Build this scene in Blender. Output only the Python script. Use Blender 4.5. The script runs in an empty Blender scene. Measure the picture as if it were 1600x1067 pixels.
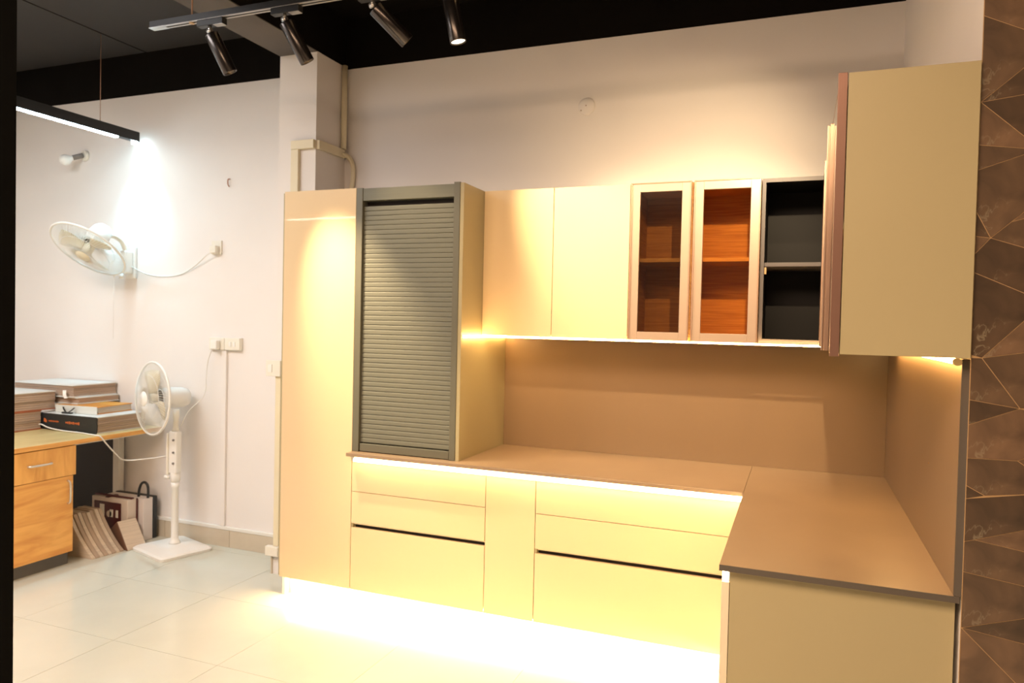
import bpy, bmesh, math, random
from mathutils import Vector, Matrix
random.seed(7)
S = bpy.context.scene
COL = S.collection

# ---------------------------------------------------------------- camera
cam_d = bpy.data.cameras.new('camera'); cam = bpy.data.objects.new('camera', cam_d); COL.objects.link(cam)
Rv = Vector((0.93122834, 0.36373152, 0.02265309)); Uv = Vector((-0.02991154, 0.01433434, 0.99944976)); Fv = Vector((-0.36320666, 0.93139353, -0.02422831))
cam.matrix_world = Matrix(((Rv.x, Uv.x, -Fv.x, -0.40307), (Rv.y, Uv.y, -Fv.y, -3.81913), (Rv.z, Uv.z, -Fv.z, 1.51607), (0, 0, 0, 1)))
cam_d.sensor_fit = 'HORIZONTAL'; cam_d.sensor_width = 36.0; cam_d.lens = 1146.0994 * 36.0 / 1600.0
cam_d.clip_start = 0.02; cam_d.clip_end = 60
cam_d.dof.use_dof = True; cam_d.dof.focus_distance = 2.3; cam_d.dof.aperture_fstop = 4.5
S.camera = cam

# ---------------------------------------------------------------- exposure, world
vs = S.view_settings
vs.view_transform = 'Standard'; vs.look = 'None'; vs.gamma = 1.0; vs.use_curve_mapping = False
vs.exposure = 1.25
world = bpy.data.worlds.new('world'); S.world = world; world.use_nodes = True
world.node_tree.nodes['Background'].inputs[0].default_value = (0.9, 0.8, 0.7, 1)
world.node_tree.nodes['Background'].inputs[1].default_value = 0.05

WARM = (1.0, 0.74, 0.44); COOL = (0.38, 0.78, 1.0); NEUT = (1.0, 0.86, 0.70); LEDC = (1.0, 0.60, 0.22)

def area(name, loc, target, sx, sy, power, color):
    d = bpy.data.lights.new(name, 'AREA'); d.shape = 'RECTANGLE'; d.size = sx; d.size_y = sy; d.energy = power; d.color = color
    o = bpy.data.objects.new(name, d); COL.objects.link(o); o.location = loc
    o.rotation_euler = (Vector(target) - Vector(loc)).to_track_quat('-Z', 'Y').to_euler()
    return o

def spot(name, loc, target, power, color, deg=50, blend=0.6, rad=0.025):
    d = bpy.data.lights.new(name, 'SPOT'); d.energy = power; d.color = color; d.spot_size = math.radians(deg); d.spot_blend = blend
    d.shadow_soft_size = rad
    o = bpy.data.objects.new(name, d); COL.objects.link(o); o.location = loc
    o.rotation_euler = (Vector(target) - Vector(loc)).to_track_quat('-Z', 'Y').to_euler()
    return o

# added area fills standing in for unseen room lighting behind and beside the camera
area('ceiling_fill_light', (-2.0, -4.2, 3.25), (-2.0, -4.19, 0.0), 3.0, 1.8, 152, (1.0, 0.69, 0.46))
area('ceiling_fill_light', (-4.0, -2.9, 3.25), (-4.0, -2.89, 0.0), 2.0, 1.2, 52, (0.97, 0.93, 0.93))

# ---------------------------------------------------------------- helpers
def bx(bm, x0, x1, y0, y1, z0, z1, M=None, bev=0.0):
    x0, x1 = min(x0, x1), max(x0, x1); y0, y1 = min(y0, y1), max(y0, y1); z0, z1 = min(z0, z1), max(z0, z1)
    co = [(x0,y0,z0),(x1,y0,z0),(x1,y1,z0),(x0,y1,z0),(x0,y0,z1),(x1,y0,z1),(x1,y1,z1),(x0,y1,z1)]
    v = [bm.verts.new((M @ Vector(c)) if M else c) for c in co]
    fs = [bm.faces.new([v[i] for i in f]) for f in ((3,2,1,0),(4,5,6,7),(0,1,5,4),(1,2,6,5),(2,3,7,6),(3,0,4,7))]
    if bev > 0:
        es = list({e for f in fs for e in f.edges})
        bmesh.ops.bevel(bm, geom=es, offset=bev, segments=2, affect='EDGES', profile=0.5)
    return fs

def box(x0, x1, y0, y1, z0, z1, M=None, bev=0.0):
    bm = bmesh.new(); bx(bm, x0, x1, y0, y1, z0, z1, M, bev); return bm

def frame_of(axis):
    a = Vector(axis).normalized()
    t = Vector((0, 0, 1)) if abs(a.z) < 0.9 else Vector((1, 0, 0))
    u = a.cross(t).normalized(); return a, u, a.cross(u).normalized()

def cyl(bm, p, q, r, n=16, r2=None, cap=True):
    p, q = Vector(p), Vector(q); a, u, w = frame_of(q - p); r2 = r if r2 is None else r2
    A = [bm.verts.new(p + (u*math.cos(i*math.tau/n) + w*math.sin(i*math.tau/n))*r) for i in range(n)]
    B = [bm.verts.new(q + (u*math.cos(i*math.tau/n) + w*math.sin(i*math.tau/n))*r2) for i in range(n)]
    for i in range(n): 
        f = bm.faces.new((A[i], A[(i+1) % n], B[(i+1) % n], B[i])); f.smooth = True
    if cap: bm.faces.new(A[::-1]); bm.faces.new(B)

def lathe(bm, origin, axis, prof, n=32, closed_ends=True):
    o = Vector(origin); a, u, w = frame_of(axis); rings = []
    for (r, h) in prof:
        rings.append([bm.verts.new(o + a*h + (u*math.cos(i*math.tau/n) + w*math.sin(i*math.tau/n))*max(r, 1e-4)) for i in range(n)])
    for A, B in zip(rings, rings[1:]):
        for i in range(n):
            f = bm.faces.new((A[i], A[(i+1) % n], B[(i+1) % n], B[i])); f.smooth = True
    if closed_ends: bm.faces.new(rings[0][::-1]); bm.faces.new(rings[-1])

def tube(bm, pts, r, n=6, closed=False, smooth=True):
    P = [Vector(p) for p in pts]; m = len(P); rings = []; prev = None
    for i in range(m):
        if closed: t = P[(i+1) % m] - P[i-1]
        else: t = P[min(i+1, m-1)] - P[max(i-1, 0)]
        t.normalize()
        if prev is None: _, u, w = frame_of(t)
        else:
            u = (prev - t*prev.dot(t)).normalized(); w = t.cross(u)
        prev = u
        w = t.cross(u)
        rings.append([bm.verts.new(P[i] + (u*math.cos(k*math.tau/n) + w*math.sin(k*math.tau/n))*r) for k in range(n)])
    for i in range(m if closed else m-1):
        A, B = rings[i], rings[(i+1) % m]
        for k in range(n):
            f = bm.faces.new((A[k], A[(k+1) % n], B[(k+1) % n], B[k])); f.smooth = smooth
    if not closed: bm.faces.new(rings[0][::-1]); bm.faces.new(rings[-1])

def spline(pts, per=8):
    P = [Vector(p) for p in pts]; out = []
    for i in range(len(P)-1):
        a, b = P[max(i-1, 0)], P[i]; c, d = P[i+1], P[min(i+2, len(P)-1)]
        for k in range(per):
            t = k/per
            out.append(0.5*((2*b) + (c-a)*t + (2*a-5*b+4*c-d)*t*t + (3*b-a-3*c+d)*t*t*t))
    out.append(P[-1]); return out

def prism(bm, poly, y0, y1, plane='xz'):
    def mk(a, b, t): return {'xz': (a, t, b), 'xy': (a, b, t), 'yz': (t, a, b)}[plane]
    A = [bm.verts.new(mk(a, b, y0)) for a, b in poly]; B = [bm.verts.new(mk(a, b, y1)) for a, b in poly]
    n = len(poly); bm.faces.new(A); bm.faces.new(B[::-1])
    for i in range(n): bm.faces.new((A[i], B[i], B[(i+1) % n], A[(i+1) % n]))

WORLD = {}
def wloc(o): return WORLD.get(o.name, Vector(o.location))
def obj(name, bm, mat, parent=None, kind=None):
    bmesh.ops.recalc_face_normals(bm, faces=bm.faces)
    vs_ = [v.co for v in bm.verts]
    lo = Vector([min(v[i] for v in vs_) for i in range(3)]); hi = Vector([max(v[i] for v in vs_) for i in range(3)])
    c = (lo + hi)/2
    if parent is None: c.z = lo.z
    bmesh.ops.translate(bm, verts=bm.verts, vec=-c)
    me = bpy.data.meshes.new(name); bm.to_mesh(me); bm.free()
    for m in (mat if isinstance(mat, (list, tuple)) else [mat]): me.materials.append(m)
    o = bpy.data.objects.new(name, me); COL.objects.link(o)
    if parent: o.parent = parent; o.location = c - wloc(parent)
    else: o.location = c
    WORLD[o.name] = c
    if kind: o['kind'] = kind
    return o
def tag(o, label, cat=None, group=None):
    o['label'] = label
    if cat: o['category'] = cat
    if group: o['group'] = group
    return o
def thing(name, label, cat, loc, group=None):
    o = bpy.data.objects.new(name, None); COL.objects.link(o); o.location = loc; o.empty_display_size = 0.05
    WORLD[o.name] = Vector(loc); return tag(o, label, cat, group)
def struct(name, bm, mat, parent=None, label=None):
    o = obj(name, bm, mat, parent)
    o['kind'] = 'structure'
    if label: o['label'] = label
    return o
def dup_mesh(src, name, parent, wl):
    o = src.copy(); o.name = name; COL.objects.link(o); o.parent = parent; o.location = Vector(wl) - wloc(parent); return o

# ---------------------------------------------------------------- materials
def mat(name, color, rough=0.5, metal=0.0, spec=0.5, var=0.0, scale=8.0, bump=0.0, bscale=60.0, emit=None, estr=0.0, coat=0.0, stretch=None, color2=None):
    m = bpy.data.materials.new(name); m.use_nodes = True; nt = m.node_tree; b = nt.nodes['Principled BSDF']
    b.inputs['Base Color'].default_value = (*color, 1); b.inputs['Roughness'].default_value = rough; b.inputs['Metallic'].default_value = metal
    b.inputs['Specular IOR Level'].default_value = spec; b.inputs['Coat Weight'].default_value = coat; b.inputs['Coat Roughness'].default_value = 0.03
    if emit: b.inputs['Emission Color'].default_value = (*emit, 1); b.inputs['Emission Strength'].default_value = estr
    tc = nt.nodes.new('ShaderNodeTexCoord'); mp = nt.nodes.new('ShaderNodeMapping'); nt.links.new(tc.outputs['Object'], mp.inputs[0])
    if stretch: mp.inputs['Scale'].default_value = stretch
    if var > 0 or color2:
        nz = nt.nodes.new('ShaderNodeTexNoise'); nz.inputs['Scale'].default_value = scale; nz.inputs['Detail'].default_value = 4
        nt.links.new(mp.outputs[0], nz.inputs['Vector'])
        mx = nt.nodes.new('ShaderNodeMix'); mx.data_type = 'RGBA'
        c2 = color2 if color2 else tuple(c*(1-var) for c in color)
        mx.inputs[6].default_value = (*color, 1); mx.inputs[7].default_value = (*c2, 1)
        rp = nt.nodes.new('ShaderNodeMapRange'); rp.inputs[1].default_value = 0.35; rp.inputs[2].default_value = 0.65
        nt.links.new(nz.outputs[0], rp.inputs[0]); nt.links.new(rp.outputs[0], mx.inputs[0]); nt.links.new(mx.outputs[2], b.inputs['Base Color'])
    if bump > 0:
        n2 = nt.nodes.new('ShaderNodeTexNoise'); n2.inputs['Scale'].default_value = bscale; nt.links.new(mp.outputs[0], n2.inputs['Vector'])
        bp = nt.nodes.new('ShaderNodeBump'); bp.inputs['Strength'].default_value = bump; bp.inputs['Distance'].default_value = 0.002
        nt.links.new(n2.outputs[0], bp.inputs['Height']); nt.links.new(bp.outputs[0], b.inputs['Normal']); nt.links.new(bp.outputs[0], b.inputs['Coat Normal'])
    return m

def wood(name, light, dark, rough=0.4, stretch=(1, 12, 12), scale=1.6):
    m = bpy.data.materials.new(name); m.use_nodes = True; nt = m.node_tree; b = nt.nodes['Principled BSDF']; b.inputs['Roughness'].default_value = rough
    tc = nt.nodes.new('ShaderNodeTexCoord'); mp = nt.nodes.new('ShaderNodeMapping'); mp.inputs['Scale'].default_value = stretch
    nz = nt.nodes.new('ShaderNodeTexNoise'); nz.inputs['Scale'].default_value = scale; nz.inputs['Detail'].default_value = 5; nz.inputs['Distortion'].default_value = 1.2
    rp = nt.nodes.new('ShaderNodeValToRGB'); e = rp.color_ramp.elements
    e[0].position = 0.35; e[0].color = (*dark, 1); e[1].position = 0.62; e[1].color = (*light, 1)
    nt.links.new(tc.outputs['Object'], mp.inputs[0]); nt.links.new(mp.outputs[0], nz.inputs['Vector']); nt.links.new(nz.outputs[0], rp.inputs[0]); nt.links.new(rp.outputs[0], b.inputs['Base Color'])
    return m

def marble(name, base, dark, vein):
    m = bpy.data.materials.new(name); m.use_nodes = True; nt = m.node_tree; b = nt.nodes['Principled BSDF']; b.inputs['Roughness'].default_value = 0.35
    tc = nt.nodes.new('ShaderNodeTexCoord')
    n1 = nt.nodes.new('ShaderNodeTexNoise'); n1.inputs['Scale'].default_value = 9; n1.inputs['Detail'].default_value = 6; n1.inputs['Distortion'].default_value = 0.8
    r1 = nt.nodes.new('ShaderNodeValToRGB'); r1.color_ramp.elements[0].position = 0.35; r1.color_ramp.elements[0].color = (*dark, 1); r1.color_ramp.elements[1].position = 0.7; r1.color_ramp.elements[1].color = (*base, 1)
    n2 = nt.nodes.new('ShaderNodeTexNoise'); n2.inputs['Scale'].default_value = 7; n2.inputs['Detail'].default_value = 7; n2.inputs['Distortion'].default_value = 1.6
    r2 = nt.nodes.new('ShaderNodeValToRGB'); el = r2.color_ramp.elements; el[0].position = 0.492; el[0].color = (0,0,0,1); el[1].position = 0.5; el[1].color = (1,1,1,1)
    e3 = el.new(0.508); e3.color = (0,0,0,1)
    n3 = nt.nodes.new('ShaderNodeTexNoise'); n3.inputs['Scale'].default_value = 4
    r3 = nt.nodes.new('ShaderNodeMapRange'); r3.inputs[1].default_value = 0.5; r3.inputs[2].default_value = 0.65; r3.inputs[4].default_value = 0.6
    ml = nt.nodes.new('ShaderNodeMath'); ml.operation = 'MULTIPLY'
    mx = nt.nodes.new('ShaderNodeMix'); mx.data_type = 'RGBA'; mx.inputs[7].default_value = (*vein, 1)
    for n in (n1, n2, n3): nt.links.new(tc.outputs['Object'], n.inputs['Vector'])
    nt.links.new(n1.outputs[0], r1.inputs[0]); nt.links.new(n2.outputs[0], r2.inputs[0]); nt.links.new(n3.outputs[0], r3.inputs[0])
    nt.links.new(r2.outputs[0], ml.inputs[0]); nt.links.new(r3.outputs[0], ml.inputs[1]); nt.links.new(ml.outputs[0], mx.inputs[0])
    nt.links.new(r1.outputs[0], mx.inputs[6]); nt.links.new(mx.outputs[2], b.inputs['Base Color'])
    return m

def glass(name, tint, refl=0.12, rough=0.02):
    m = bpy.data.materials.new(name); m.use_nodes = True; nt = m.node_tree; nt.nodes.clear()
    out = nt.nodes.new('ShaderNodeOutputMaterial'); t = nt.nodes.new('ShaderNodeBsdfTransparent'); t.inputs[0].default_value = (*tint, 1)
    g = nt.nodes.new('ShaderNodeBsdfGlossy'); g.inputs['Roughness'].default_value = rough; g.inputs[0].default_value = (1, 1, 1, 1)
    fr = nt.nodes.new('ShaderNodeFresnel'); fr.inputs[0].default_value = 1.5; mx = nt.nodes.new('ShaderNodeMixShader')
    nt.links.new(fr.outputs[0], mx.inputs[0]); nt.links.new(t.outputs[0], mx.inputs[1]); nt.links.new(g.outputs[0], mx.inputs[2]); nt.links.new(mx.outputs[0], out.inputs[0])
    return m

def emis(name, color, strength): 
    return mat(name, (0.8, 0.8, 0.8), 0.5, emit=color, estr=strength)

M_wall = mat('white_wall_paint', (0.80, 0.76, 0.725), 0.75, var=0.03, scale=2, bump=0.05, bscale=90)
M_black = mat('black_ceiling_paint', (0.006, 0.0045, 0.0035), 0.9, spec=.1, var=0.2, scale=3)
M_grey = mat('grey_beam_paint', (0.10, 0.085, 0.075), 0.8, var=0.15, scale=3)
M_floor = mat('glossy_floor_tile', (0.60, 0.60, 0.51), 0.10, var=0.05, scale=3, coat=0.0)
M_grout = mat('floor_grout', (0.42, 0.40, 0.36), 0.8, var=0.1)
M_base = mat('beige_skirting_tile', (0.60, 0.52, 0.40), 0.3, var=0.08, scale=6)
M_basecap = mat('white_skirting_cap', (0.78, 0.76, 0.70), 0.5, var=0.03)
M_cream = mat('cream_gloss_acrylic', (0.71, 0.545, 0.325), 0.30, var=0.02, scale=1.5, bump=0.05, bscale=9, coat=0.6)
M_cream_m = mat('cream_matt_laminate', (0.365, 0.31, 0.175), 0.42, var=0.03, scale=2)
M_creamedge = mat('cream_edge_band', (0.70, 0.62, 0.46), 0.35, var=0.03)
M_carc = mat('white_carcass_board', (0.74, 0.70, 0.62), 0.5, var=0.03)
M_shut = mat('satin_olive_grey_aluminium', (0.150, 0.150, 0.112), 0.55, metal=0.15, var=0.08, scale=3, stretch=(1, 1, 30))
M_shutf = mat('olive_grey_frame', (0.13, 0.125, 0.09), 0.45, metal=0.15, var=0.05)
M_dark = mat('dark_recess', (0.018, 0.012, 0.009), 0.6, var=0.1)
M_stone = mat('taupe_quartz', (0.29, 0.205, 0.128), 0.34, var=0.10, scale=2.5, bump=0.02)
M_stone_b = mat('taupe_splash_panel', (0.245, 0.165, 0.095), 0.30, var=0.12, scale=1.2, stretch=(1, 1, 0.3))
M_stonedge = mat('grey_stone_edge', (0.085, 0.07, 0.055), 0.5, var=0.05)
M_bronze = mat('bronze_aluminium', (0.42, 0.27, 0.19), 0.35, metal=0.6, var=0.06, scale=4, stretch=(20, 20, 1))
M_bronze_d = mat('dark_bronze_aluminium', (0.24, 0.135, 0.10), 0.4, metal=0.6, var=0.06, scale=4)
M_frame = mat('champagne_bronze_frame', (0.50, 0.37, 0.28), 0.32, metal=0.45, var=0.08, scale=4)
M_char = mat('charcoal_board', (0.006, 0.005, 0.0045), 0.5, spec=.2, var=0.1)
M_chare = mat('charcoal_edge', (0.10, 0.085, 0.082), 0.4, var=0.05)
M_wood_in = wood('brown_woodgrain_interior', (0.66, 0.33, 0.09), (0.48, 0.21, 0.055), 0.5, stretch=(2, 2, 60), scale=1.6)
M_pine = wood('orange_pine_laminate', (0.78, 0.43, 0.12), (0.60, 0.27, 0.06), 0.4, stretch=(8, 1.6, 9), scale=1.3)
M_pine_v = wood('orange_pine_laminate_vertical', (0.78, 0.43, 0.12), (0.62, 0.30, 0.07), 0.4, stretch=(8, 9, 1.4), scale=1.3)
M_desktop = wood('pale_pine_desktop', (0.66, 0.53, 0.25), (0.55, 0.41, 0.17), 0.3, stretch=(9, 1.2, 9), scale=1.6)
M_kick = mat('grey_kick_board', (0.10, 0.095, 0.09), 0.6, var=0.1)
M_whitem = mat('white_metal', (0.74, 0.70, 0.62), 0.4, var=0.03)
M_plast = mat('ivory_plastic', (0.80, 0.76, 0.66), 0.35, var=0.03)
M_plast2 = mat('white_plastic', (0.82, 0.80, 0.75), 0.3, var=0.02)
M_blade = mat('cream_fan_blade', (0.70, 0.64, 0.48), 0.4, var=0.04)
M_pvc = mat('cream_pvc_trunking', (0.76, 0.68, 0.48), 0.45, var=0.04)
M_chrome = mat('brushed_chrome', (0.7, 0.68, 0.64), 0.3, metal=0.9, var=0.05)
M_bmetal = mat('satin_black_metal', (0.09, 0.08, 0.075), 0.25, metal=0.9, var=0.05)
M_track = mat('black_track', (0.014, 0.014, 0.014), 0.4, metal=0.1, var=0.1)
M_rail = mat('grey_conductor_rail', (0.42, 0.41, 0.40), 0.35, metal=0.5, var=0.05)
M_wire = mat('copper_brown_wire', (0.42, 0.24, 0.15), 0.5, var=0.1)
M_greyw = mat('thin_grey_cable', (0.22, 0.20, 0.18), 0.6, var=0.05)
M_cord = mat('white_cord', (0.74, 0.70, 0.63), 0.5, var=0.03)
M_page = mat('sample_page_edges', (0.50, 0.37, 0.28), 0.7, var=0.35, scale=3, stretch=(1, 1, 60))
M_page2 = mat('pale_sample_edges', (0.66, 0.54, 0.41), 0.7, var=0.2, scale=3, stretch=(1, 1, 60))
M_pagedark = mat('taupe_page_strip', (0.36, 0.27, 0.20), 0.7, var=0.2, scale=4)
M_cover_w = mat('pale_grey_cover', (0.68, 0.69, 0.66), 0.35, var=0.04)
M_cover_r = mat('rust_red_cover', (0.36, 0.10, 0.035), 0.5, var=0.1)
M_cover_b = mat('black_cover', (0.018, 0.020, 0.021), 0.4, var=0.1)
M_cover_y = mat('orange_yellow_cover', (0.72, 0.36, 0.05), 0.35, var=0.0, color2=(0.62, 0.22, 0.03), scale=6)
M_cover_br = mat('brown_cover', (0.17, 0.085, 0.05), 0.5, var=0.1)
M_maroon = mat('maroon_case', (0.085, 0.014, 0.012), 0.45, var=0.2)
M_gold = mat('gold_tile_trim', (0.48, 0.31, 0.15), 0.45, metal=0.2, var=0.05)
M_orange_ink = mat('orange_print', (0.55, 0.13, 0.03), 0.5, var=0.02)
M_tiles = [marble('brown_marble_tile', (0.18, 0.108, 0.062), (0.085, 0.052, 0.031), (0.25, 0.20, 0.13)),
           marble('dark_marble_tile', (0.095, 0.058, 0.034), (0.045, 0.029, 0.018), (0.25, 0.21, 0.14)),
           marble('mid_marble_tile', (0.135, 0.083, 0.048), (0.062, 0.039, 0.024), (0.22, 0.18, 0.12))]
M_glass_b = glass('bronze_tinted_glass', (0.92, 0.80, 0.60))
M_glass_s = glass('smoky_glass', (0.70, 0.64, 0.54), rough=0.10)
M_glass_c = glass('clear_bronze_glass', (0.86, 0.80, 0.72))
M_led = emis('warm_led_diffuser', LEDC, 24.0)
M_led_toe = emis('warm_led_toe_strip', (1.0, 0.68, 0.34), 100.0)
M_led_top = emis('warm_led_channel', (1.0, 0.68, 0.34), 9.0)
M_lens = emis('warm_spot_lens', (1.0, 0.80, 0.52), 4.0)
M_lens_off = mat('dark_spot_lens', (0.3, 0.25, 0.2), 0.2)
M_cool = emis('cool_led_diffuser', (0.66, 0.90, 1.0), 26.0)

XR = 0.012    # face of the right wall
# ================================================================ SETTING
floor = struct('floor', box(-6.1, 2.6, -6.6, 0.1, -0.06, -0.0035), M_grout)
tile0 = None
for i in range(-5, 11):
    for j in range(-3, 8):
        x0 = -3.333 + 0.6165*i; y1 = -0.712 - 0.62*j
        if x0 > 2.4 or y1 < -6.2 or x0 < -6.2: continue
        x1 = min(x0 + 0.6165, 2.6); y0 = y1 - 0.62
        xa = max(x0, -6.1); yb = min(y1, 0.1)
        if yb - y0 < 0.05 or x1 - xa < 0.05: continue
        full = (xa == x0 and yb == y1 and x1 == x0 + 0.6165)
        cx, cy = (xa + x1)/2, (y0 + yb)/2
        if full and tile0: dup_mesh(tile0, 'floor_tile', floor, (cx, cy, -0.005))
        else:
            o = obj('floor_tile', box(xa + .001, x1 - .001, y0 + .001, yb - .001, -0.010, 0.0), M_floor, floor)
            if full: tile0 = o
ZP = 3.039; ZC = 3.338
def wallband(name, x0, x1, y0, y1):
    o = struct(name, box(x0, x1, y0, y1, 0, ZP), M_wall)
    return o
struct('wall_back', box(-6.1, XR, 0, 0.1, 0, ZP), M_wall)
struct('trim_1', box(-6.1, XR, -0.004, 0.1, ZP, ZC), M_black, label='matt black painted band above the white back wall')
struct('wall_right', box(XR, 0.10, -1.678, 0.1, 0, 3.10), M_wall)
struct('trim_2', box(XR - .004, 0.10, -1.678, -0.004, 3.10, ZC), M_black, label='black painted band above the short right wall')
struct('wall_left', box(-6.2, -6.1, -6.6, 0.1, 0, ZC), M_wall)
struct('wall_front', box(-6.2, 2.7, -6.7, -6.6, 0, ZC), M_grey)
struct('wall_side', box(2.6, 2.7, -6.6, 0.1, 0, ZC), M_wall)
ceil = struct('ceiling', box(-6.2, 2.7, -6.7, 0.1, ZC, ZC + 0.1), M_black)
# ceiling boards: two seams run towards the back wall on the left
for x0, x1 in ((-6.1, -4.652), (-4.636, -3.29)):
    obj('ceiling_board', box(x0, x1, -6.6, -0.004, ZC - 0.012, ZC), mat('dark_grey_ceiling_board', (0.026, 0.022, 0.020), 0.75, var=0.15, scale=2), ceil)
struct('ceiling_beam', box(-3.2736, -3.0146, -6.6, -0.004, 3.052, ZC - .0), M_black)
bb = struct('trim_3', box(-3.2726, -3.0156, -6.6, -0.291, 3.047, 3.052), M_grey, label='dark grey underside of the ceiling beam')
struct('wall_pier_column', box(-3.2736, -3.0146, -0.2912, 0.0, 0, 3.050), M_wall)
# skirting along the back wall, made of tiles with a white cap
bk = struct('baseboard_back', box(-6.1, -3.2736, -0.012, 0, 0, 0.112), M_grout)
for x0 in [-6.09 + .56*k for k in range(5)]:
    obj('skirting_tile', box(x0, min(x0 + .557, -3.276), -0.016, -0.004, 0.0005, 0.112), M_base, bk)
obj('skirting_cap', box(-6.09, -3.276, -0.020, 0.0, 0.113, 0.136, bev=.003), M_basecap, bk)
struct('baseboard_column', box(-3.283, -3.2736, -0.300, -0.020, 0, 0.112), M_base)
# tile-clad pier in front of the right wall
def pier_bm():
    bm = box(0.0025, 0.46, -1.683, -1.6785, 0, ZC); bx(bm, 0.1005, 0.46, -1.6785, -1.30, 0, ZC); return bm
pier = struct('wall_tiled_pier', pier_bm(), M_gold)
TILES = [[(0.0035,2.36),(0.105,2.349),(0.108,2.253),(0.0035,2.307)],[(0.0035,2.307),(0.108,2.253),(0.11,2.186),(0.0035,2.094)],[(0.0035,2.094),(0.11,2.186),(0.113,2.107)],[(0.0035,2.094),(0.113,2.107),(0.117,1.984)],[(0.0035,2.094),(0.117,1.984),(0.117,1.971),(0.0035,1.988)],[(0.0035,1.988),(0.117,1.971),(0.118,1.965),(0.0035,1.926)],[(0.0035,1.926),(0.118,1.965),(0.122,1.835),(0.035,1.756),(0.0035,1.82)],[(0.0035,1.82),(0.035,1.756),(0.0035,1.761)],[(0.0035,1.761),(0.035,1.756),(0.0035,1.718)],[(0.078,1.795),(0.122,1.835),(0.123,1.807)],[(0.035,1.756),(0.078,1.795),(0.123,1.807),(0.126,1.724)],[(0.0035,1.718),(0.035,1.756),(0.126,1.724),(0.13,1.61),(0.0035,1.67)],[(0.0035,1.67),(0.13,1.61),(0.131,1.572),(0.026,1.457),(0.0035,1.463)],[(0.026,1.457),(0.131,1.572),(0.134,1.477)],[(0.026,1.457),(0.134,1.477),(0.138,1.338),(0.111,1.335)],[(0.0035,1.457),(0.026,1.457),(0.111,1.335),(0.0035,1.351)],[(0.0035,1.351),(0.111,1.335),(0.0035,1.288)],[(0.0035,1.288),(0.111,1.335),(0.139,1.329),(0.142,1.222),(0.11,1.206),(0.0035,1.204)],[(0.11,1.206),(0.142,1.222),(0.144,1.181)],[(0.0035,1.204),(0.11,1.206),(0.144,1.181),(0.146,1.127),(0.044,1.112),(0.0035,1.134)],[(0.0035,1.134),(0.044,1.112),(0.0035,1.101)],[(0.0035,1.101),(0.146,1.127),(0.148,1.042),(0.025,0.999),(0.0035,0.992)],[(0.025,0.999),(0.148,1.042),(0.151,0.98)],[(0.0035,0.992),(0.025,0.999),(0.151,0.98),(0.153,0.895),(0.0035,0.915)],[(0.0035,0.915),(0.153,0.895),(0.156,0.824),(0.0035,0.772)],[(0.0035,0.772),(0.156,0.824),(0.158,0.752)],[(0.0035,0.772),(0.158,0.752),(0.163,0.616)],[(0.0035,0.772),(0.163,0.616),(0.167,0.399),(0.0035,0.365)],[(0.105,2.349),(0.46,2.33),(0.46,2.27),(0.108,2.253)],[(0.108,2.253),(0.46,2.27),(0.46,2.05),(0.113,2.107)],[(0.113,2.107),(0.46,2.05),(0.46,2.0),(0.118,1.965)],[(0.118,1.965),(0.46,2.0),(0.46,1.78),(0.122,1.835)],[(0.122,1.835),(0.46,1.78),(0.46,1.7),(0.126,1.724)],[(0.126,1.724),(0.46,1.7),(0.46,1.62),(0.131,1.572)],[(0.131,1.572),(0.46,1.62),(0.46,1.38),(0.134,1.477)],[(0.134,1.477),(0.46,1.38),(0.46,1.36),(0.139,1.338)],[(0.139,1.338),(0.46,1.36),(0.46,1.14),(0.142,1.222)],[(0.142,1.222),(0.46,1.14),(0.46,1.12),(0.146,1.127)],[(0.146,1.127),(0.46,1.12),(0.46,0.97),(0.148,1.042)],[(0.148,1.042),(0.46,0.97),(0.46,0.93),(0.153,0.895)],[(0.153,0.895),(0.46,0.93),(0.46,0.72),(0.156,0.824)],[(0.156,0.824),(0.46,0.72),(0.46,0.7),(0.158,0.752)],[(0.158,0.752),(0.46,0.7),(0.46,0.42),(0.163,0.616)],[(0.163,0.616),(0.46,0.42),(0.46,0.2),(0.167,0.399)],[(0.0035,0.365),(0.167,0.399),(0.46,0.2),(0.46,0.0),(0.0035,0.0)],[(0.0035,2.36),(0.0035,3.0),(0.46,2.7),(0.46,2.33),(0.105,2.349)],[(0.0035,3.0),(0.0035,3.33),(0.46,3.33),(0.46,2.7)]]
for k, poly in enumerate(TILES):
    c = (sum(p[0] for p in poly)/len(poly), sum(p[1] for p in poly)/len(poly))
    # inset each edge by 1.4 mm
    n = len(poly); area2 = sum(poly[i][0]*poly[(i+1) % n][1] - poly[(i+1) % n][0]*poly[i][1] for i in range(n))
    P = poly if area2 > 0 else poly[::-1]; lines = []
    for i in range(n):
        a, b = P[i], P[(i+1) % n]; dx, dz = b[0]-a[0], b[1]-a[1]; L = math.hypot(dx, dz)
        nx, nz = -dz/L, dx/L; e = 0.0 if (abs(a[0]-.0035) < 1e-6 and abs(b[0]-.0035) < 1e-6) else (0.0009 if abs(area2) > 8e-4 else 0.0003)
        lines.append((a[0]+nx*e, a[1]+nz*e, dx, dz))
    Q = []
    for i in range(n):
        (ax, az, adx, adz), (cx_, cz_, cdx, cdz) = lines[i-1], lines[i]
        det = adx*cdz - adz*cdx
        if abs(det) < 1e-9: Q.append((cx_, cz_)); continue
        t = ((cx_-ax)*cdz - (cz_-az)*cdx)/det; p = (ax+adx*t, az+adz*t)
        d = math.hypot(p[0]-P[i][0], p[1]-P[i][1])
        if d > 0.02: p = (P[i][0] + (p[0]-P[i][0])*0.02/d, P[i][1] + (p[1]-P[i][1])*0.02/d)
        Q.append(p)
    bm = bmesh.new(); prism(bm, Q, -1.6842, -1.6832)
    obj('tile', bm, M_tiles[(k*2 + k//3) % 3], pier)
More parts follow.
